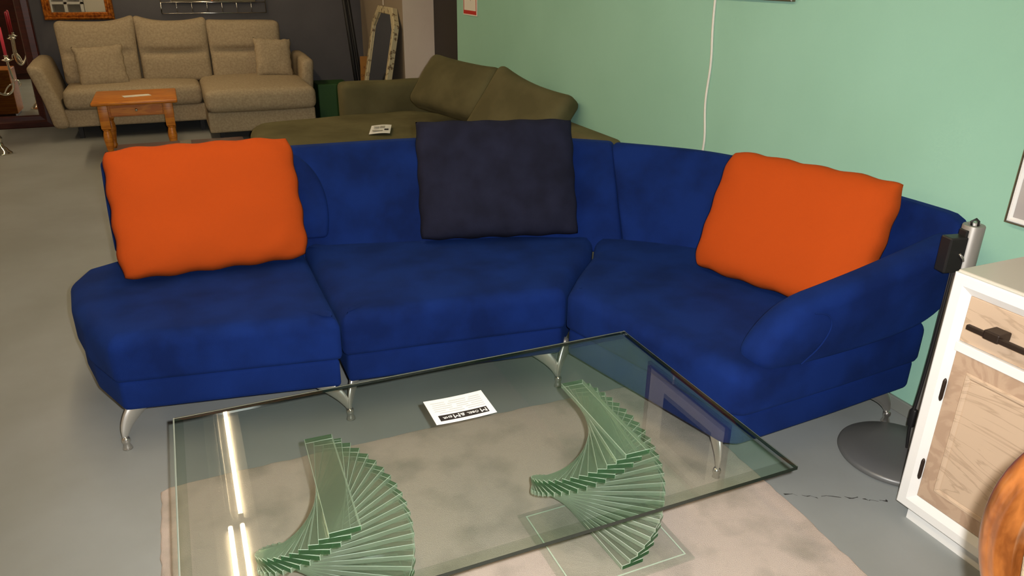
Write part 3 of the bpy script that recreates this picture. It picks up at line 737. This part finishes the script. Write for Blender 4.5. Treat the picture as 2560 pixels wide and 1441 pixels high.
# ------------------------------------------------------------------ pine side table and dark low table
pt = thing('side_table', 'orange pine table with one drawer in front of the beige sofa', 'table', (-.33, 7.5, 0))
bm = new_bm(); box(bm, -.668, -.003, 7.15, 7.86, .470, .50, bev=.012, seg=3); obj('table_top', bm, 'pine', pt, auto=40)
bm = new_bm(); box(bm, -.60, -.06, 7.24, 7.80, .365, .47); obj('apron', bm, 'pine', pt, smooth=False)
bm = new_bm(); box(bm, -.535, -.13, 7.215, 7.26, .375, .465, bev=.003); dw = obj('drawer', bm, 'pine', pt, smooth=False)
bm = new_bm(); lathe(bm, 0, 0, [(.005, 0), (.006, .008), (.013, .016), (.012, .024), (0, .028)], 14, M=Matrix.Translation((-.335, 7.215, .422)) @ Matrix.Rotation(PI/2, 4, 'X')); obj('knob', bm, 'steel', dw)
for x in (-.59, -.085):
    for y in (7.25, 7.77):
        bm = new_bm(); box(bm, x-.037, x+.037, y-.037, y+.037, .27, .47, bev=.003)
        lathe(bm, x, y, [(.028, .268), (.034, .258), (.027, .250), (.034, .215), (.038, .18), (.030, .12), (.023, .07), (.021, .045), (.026, .03), (.022, 0)], 18); obj('leg', bm, 'pine', pt, auto=35)
bm = new_bm(); box(bm, -.11, .11, -.05, .05, 0, .002, M=Matrix.Translation((-.325, 7.46, .5005)) @ Matrix.Rotation(.25, 4, 'Z')); tag(obj('note', bm, 'paper_warm', smooth=False), 'pale slip of paper lying on the pine table', 'paper')
dt = thing('low_table', 'dark brown low table with metal trim behind the left orange cushion', 'table', (-.05, 5.45, 0))
bm = new_bm(); box(bm, -.43, .40, 5.05, 5.86, .375, .40, bev=.004); tt = obj('table_top', bm, 'dark_wood', dt, smooth=False)
bm = new_bm(); box(bm, -.03, .045, 5.045, 5.865, .374, .402, bev=.002); obj('metal_strip', bm, 'steel', tt, smooth=False)
for x in (-.39, .35):
    for y in (5.1, 5.81):
        bm = new_bm(); box(bm, x-.025, x+.025, y-.025, y+.025, 0, .376); obj('leg', bm, 'dark_wood', dt, smooth=False)

# ------------------------------------------------------------------ mirrors, wall things
def frame_on(name, parent, plane, a0, a1, b0, b1, wdt, d0, d1, m, prof=None):
    """picture frame; plane 'y' faces -y at depth d0..d1, plane 'x' faces -x"""
    bm = new_bm(); ro = [(a0, b0), (a1, b0), (a1, b1), (a0, b1)]; am, bm_ = (a0+a1)/2, (b0+b1)/2
    rg = []
    for ins, d in (prof or ((0, d1), (0, d0+.004), (.004, d0), (wdt*.6, d0), (wdt, d0+.006), (wdt, d1))):
        rg.append([bm.verts.new(((p, d, q) if plane == 'y' else (d, p, q))) for p, q in [(a-math.copysign(ins, a-am), b-math.copysign(ins, b-bm_)) for a, b in ro]])
    grid_faces(bm, rg, True); return obj(name, bm, m, parent, smooth=False)
sm = thing('standing_mirror', 'tall mirror in a dark red wooden frame standing left of the beige sofa', 'mirror', (-1.75, 9.1, 0))
frame_on('frame', sm, 'y', -2.32, -1.205, .0, 1.95, .125, 9.06, 9.15, 'dark_wood', ((0, 9.15), (0, 9.07), (.01, 9.062), (.06, 9.058), (.075, 9.07), (.115, 9.075), (.125, 9.09), (.125, 9.15)))
bm = new_bm(); box(bm, -2.20, -1.325, 9.092, 9.10, .12, 1.83); obj('mirror_glass', bm, 'mirror', sm, smooth=False)
gm = thing('gold_mirror', 'mirror in a reddish gold carved frame hanging above the beige sofa', 'mirror', (-.78, 9.14, 1.04))
g0 = 9.16
frame_on('frame', gm, 'y', -1.10, -.468, 1.038, 1.86, .075, g0-.05, g0, 'gold', ((0, g0), (0, g0-.03), (.008, g0-.045), (.02, g0-.05), (.03, g0-.04), (.036, g0-.044), (.045, g0-.046), (.056, g0-.03), (.062, g0-.034), (.07, g0-.03), (.075, g0-.012), (.075, g0)))
bm = new_bm(); box(bm, -1.03, -.54, g0-.014, g0-.008, 1.10, 1.80); obj('mirror_glass', bm, 'mirror', gm, smooth=False)
tm = thing('tile_mirror', 'mirror in a silver wire grid border hanging above the beige sofa', 'mirror', (.5, 9.14, 1.09))
TX0, TX1, TZ0, TZ1 = -.017, 1.035, 1.092, 1.86
bm = new_bm(); box(bm, TX0+.10, TX1-.10, 9.137, 9.143, TZ0+.115, TZ1-.10, bev=.003); obj('mirror_glass', bm, 'mirror', tm, smooth=False)
bm = new_bm()
for z in (TZ0, TZ0+.11): tube(bm, [(TX0, 9.136, z), (TX1, 9.136, z)], .0055, 8)
for i in range(8):
    x = TX0+(TX1-TX0)*i/7; tube(bm, [(x, 9.136, TZ0), (x, 9.136, TZ0+.11)], .004 if i else .007, 8)
for x in (TX0, TX1): tube(bm, [(x, 9.136, TZ0), (x, 9.136, TZ1)], .006, 8)
obj('border_rods', bm, 'steel', tm)
# octagonal mirror leaning on the taupe side of the wall stub
om = thing('octagon_mirror', 'eight sided mirror with a spotted pale frame leaning against the taupe wall', 'mirror', (1.87, 7.88, 0))
YC, HW, HH = 7.865, .44, .61
def oct_(h, w_, c): return [V(p) for p in ((-w_+c, -h), (w_-c, -h), (w_, -h+c), (w_, h-c), (w_-c, h), (-w_+c, h), (-w_, h-c), (-w_, -h+c))]
MO = frame_mat((1.945, YC, HH*.985), (0, -1, 0), (.2, 0, 1))
bm = new_bm(); rg = []
for h, w_, c, d in ((HH, HW, .16, -.025), (HH, HW, .16, .022), (HH-.01, HW-.01, .157, .028), (HH-.062, HW-.062, .14, .028), (HH-.068, HW-.068, .138, .018), (HH-.068, HW-.068, .138, -.02)):
    rg.append([bm.verts.new(MO @ V((p.x, p.y, d))) for p in oct_(h, w_, c)])
grid_faces(bm, rg, True); obj('frame', bm, 'spotted', om, smooth=False)
bm = new_bm(); soft_prism(bm, oct_(HH-.066, HW-.066, .138), .0, .010, .002, .002, seg=2, M=MO); obj('mirror_glass', bm, 'mirror', om, smooth=False)
bm = new_bm(); tube(bm, smooth_line([V((2.085, 8.05, 1.60)), V((2.083, 8.02, 1.4)), V((2.075, 8.06, 1.26)), V((2.07, 8.04, 1.21))], 3), .004, 6); tag(obj('hanging_cord', bm, 'white_cable'), 'thin white cord hanging on the taupe wall above the octagonal mirror', 'cord')
# black poles
for k, (xb, xt) in enumerate(((1.90, 1.825), (1.955, 1.865))):
    bm = new_bm(); tube(bm, [(xb, 8.62, 0.008), (xt, 9.10, 1.98)], .02 if k else .023, 10)
    tag(obj('pole', bm, 'black'), ('black pole leaning on the dark wall, next to the beige sofa side' if k == 0 else 'black pole leaning on the dark wall, next to the cardboard sign'), 'pole')
# cardboard sign
sg = thing('cardboard_sign', 'brown cardboard sign with printed lettering leaning beside the octagonal mirror', 'sign', (1.99, 8.5, 0))
MS = frame_mat((1.985, 8.53, .335), (1, -.12, 0), (.0, .10, 1))
bm = new_bm(); soft_prism(bm, [V((-.10, -.33)), V((.10, -.33)), V((.070, .325)), V((-.075, .325))], -.006, .006, .002, .002, seg=2, M=MS); sb = obj('board', bm, 'card_brown', sg, smooth=False)
for i, s in enumerate(('IF YOU', "CAN'T STOP", 'THINKING', 'ABOUT IT', 'BUY IT')):
    text_mesh('lettering', s, .036, MS @ Matrix.Translation((0, .205-i*.085, .0075)), 'print_brown', sb, thick=.001, sx=.8)
# green bin
bm = new_bm(); box(bm, 1.40, 1.74, 8.40, 8.74, 0, .40, bev=.012); tag(obj('storage_bin', bm, 'green_bin', smooth=False), 'dark green box standing right of the beige sofa', 'box')
# candelabra with pink candle
cx, cy = -1.495, 7.83
cn = thing('candelabra', 'tall silver floor candelabra at the left edge before the standing mirror', 'candle holder', (cx, cy, 0))
bm = new_bm(); lathe(bm, cx, cy, [(.085, 0), (.083, .012), (.06, .03), (.05, .05), (.028, .07), (.022, .12), (.03, .14), (.016, .17), (.012, .40), (.022, .43), (.012, .46), (.012, .66), (.02, .70), (.008, .73)], 24); obj('stem', bm, 'silver', cn)
CAN = []
for a in (-.1, -.1+2*PI/3, -.1+4*PI/3):
    ax_, ay_ = math.cos(a), math.sin(a); bm = new_bm()
    P_ = lambda r, z: V((cx+r*ax_, cy+r*ay_, z))
    tube(bm, smooth_line([P_(0, .62), P_(.05, .56), P_(.13, .50), P_(.20, .53), P_(.225, .62), P_(.215, .70), P_(.21, .78)], 3), .010, 8)
    tube(bm, smooth_line([P_(.13, .515), P_(.17, .58), P_(.21, .60), P_(.25, .64), P_(.275, .60), P_(.26, .575)], 3), .006, 8)
    lathe(bm, cx+.21*ax_, cy+.21*ay_, [(.008, .78), (.042, .795), (.043, .802), (.018, .805), (.016, .83), (.022, .835), (.013, .836)], 16); obj('arm', bm, 'silver', cn); CAN.append((cx+.21*ax_, cy+.21*ay_))
for (x, y), nm in zip(CAN, ('candelabra arm nearest the beige sofa', 'candelabra arm turned to the mirror', 'candelabra arm turned to the room')):
    bm = new_bm(); lathe(bm, x, y, [(.0125, .837), (.0125, 1.06), (.006, 1.07), (.001, 1.075)], 14); tag(obj('candle', bm, 'candle'), 'tall pink candle in the '+nm, 'candle')

# pictures, notice and cable on the green wall
pf = thing('framed_picture', 'dark framed picture with pale mount hanging high on the green wall', 'picture', (2.36, 2.9, 1.45))
frame_on('frame', pf, 'x', 2.545, 3.30, 1.446, 2.0, .03, 2.352, 2.374, 'picture_frame')
bm = new_bm(); box(bm, 2.362, 2.372, 2.57, 3.275, 1.472, 1.975); obj('mount', bm, 'picture_mat', pf, smooth=False)
bm = new_bm(); box(bm, 2.3605, 2.3635, 2.68, 3.12, 1.57, 1.88); obj('print', bm, 'picture_ink', pf, smooth=False)
pf2 = thing('framed_picture', 'pale grey picture in a thin white frame hanging above the white sideboard', 'picture', (2.36, 1.1, .83))
frame_on('frame', pf2, 'x', .95, 1.462, .832, 1.55, .022, 2.350, 2.372, 'picture_frame', ((0, 2.374), (0, 2.354), (.002, 2.350), (.0055, 2.350)))
frame_on('liner', pf2, 'x', .955, 1.457, .837, 1.545, .016, 2.3505, 2.372, 'white_lacquer')
bm = new_bm(); box(bm, 2.358, 2.370, .97, 1.442, .852, 1.53); obj('print', bm, 'picture_grey', pf2, smooth=False)
nt_ = thing('wall_notice', 'white notice with a red border fixed at the far end of the green wall', 'notice', (2.37, 6.31, 1.2))
bm = new_bm(); box(bm, 2.368, 2.374, 6.15, 6.475, 1.196, 1.60, bev=.001); nb = obj('sheet', bm, 'paper_warm', nt_, smooth=False)
frame_on('border', nb, 'x', 6.163, 6.466, 1.206, 1.59, .012, 2.3668, 2.3685, 'red_print', ((0, 2.3685), (0, 2.3668), (.011, 2.3668), (.011, 2.3685)))
bm = new_bm(); box(bm, 2.3664, 2.3682, 6.168, 6.46, 1.21, 1.236); obj('red_bar', bm, 'red_print', nb, smooth=False)
for y, z, wy, hz in ((6.41, 1.33, .07, .006), (6.41, 1.352, .06, .006), (6.30, 1.335, .008, .05), (6.27, 1.355, .06, .007), (6.31, 1.42, .2, .008), (6.31, 1.45, .2, .008)):
    bm = new_bm(); box(bm, 2.3665, 2.3682, y-wy/2, y+wy/2, z-hz/2, z+hz/2); obj('print_line', bm, 'ink_soft', nb, smooth=False)
bm = new_bm(); tube(bm, smooth_line([V((2.370, 3.06, 2.72)), V((2.370, 3.06, 1.43)), V((2.370, 3.055, 1.30)), V((2.370, 3.035, 1.15)), V((2.370, 3.05, 1.0)), V((2.370, 3.045, .92)), V((2.370, 3.02, .80)), V((2.370, 3.03, .7)), V((2.370, 3.03, .2))], 3), .006, 8)
tag(obj('wall_cable', bm, 'white_cable'), 'white cable running down the green wall behind the blue sofa', 'cable')

# furniture added out of view at the left, only for the mirrors to reflect
wr_ = thing('low_chest', 'low orange brown wooden chest beside the candelabra, seen in the tall mirror', 'chest', (-1.89, 8.15, 0))
bm = new_bm(); box(bm, -2.15, -1.63, 7.95, 8.35, .03, .50, bev=.008); obj('body', bm, 'pine', wr_, smooth=False)
bm = new_bm(); box(bm, -2.12, -1.66, 7.97, 8.33, 0, .031); obj('plinth', bm, 'dark_wood', wr_, smooth=False)
wd = thing('wardrobe', 'dark brown wooden wardrobe in the left aisle, seen in the tall mirror', 'wardrobe', (-2.4, 4.7, 0))
bm = new_bm(); box(bm, -3.0, -1.75, 4.4, 5.0, 0, 2.0, bev=.006); obj('body', bm, 'dark_wood', wd, smooth=False)
for xa, xb in ((-2.98, -2.385), (-2.375, -1.77)):
    bm = new_bm(); box(bm, xa, xb, 4.995, 5.02, .08, 1.95, bev=.005); obj('door', bm, 'dark_wood', wd, smooth=False)
wc = thing('cupboard', 'cream cupboard with open white shelves standing at the left and seen in the gold mirror', 'cupboard', (-1.4, 1.7, 0))
bm = new_bm(); box(bm, -1.30, -.95, 1.5, 1.95, 0, 1.7, bev=.005); obj('body', bm, 'paper_warm', wc, smooth=False)
bm = new_bm()
for x in (-1.86, -1.62, -1.36): box(bm, x, x+.05, 1.6, 1.95, 0, 1.7)
box(bm, -1.86, -1.31, 1.55, 1.6, 0, 1.7)
for z in (0, .45, .90, 1.30, 1.66): box(bm, -1.81, -1.31, 1.6, 1.95, z, z+.04)
obj('shelves', bm, 'white_lacquer', wc, smooth=False)
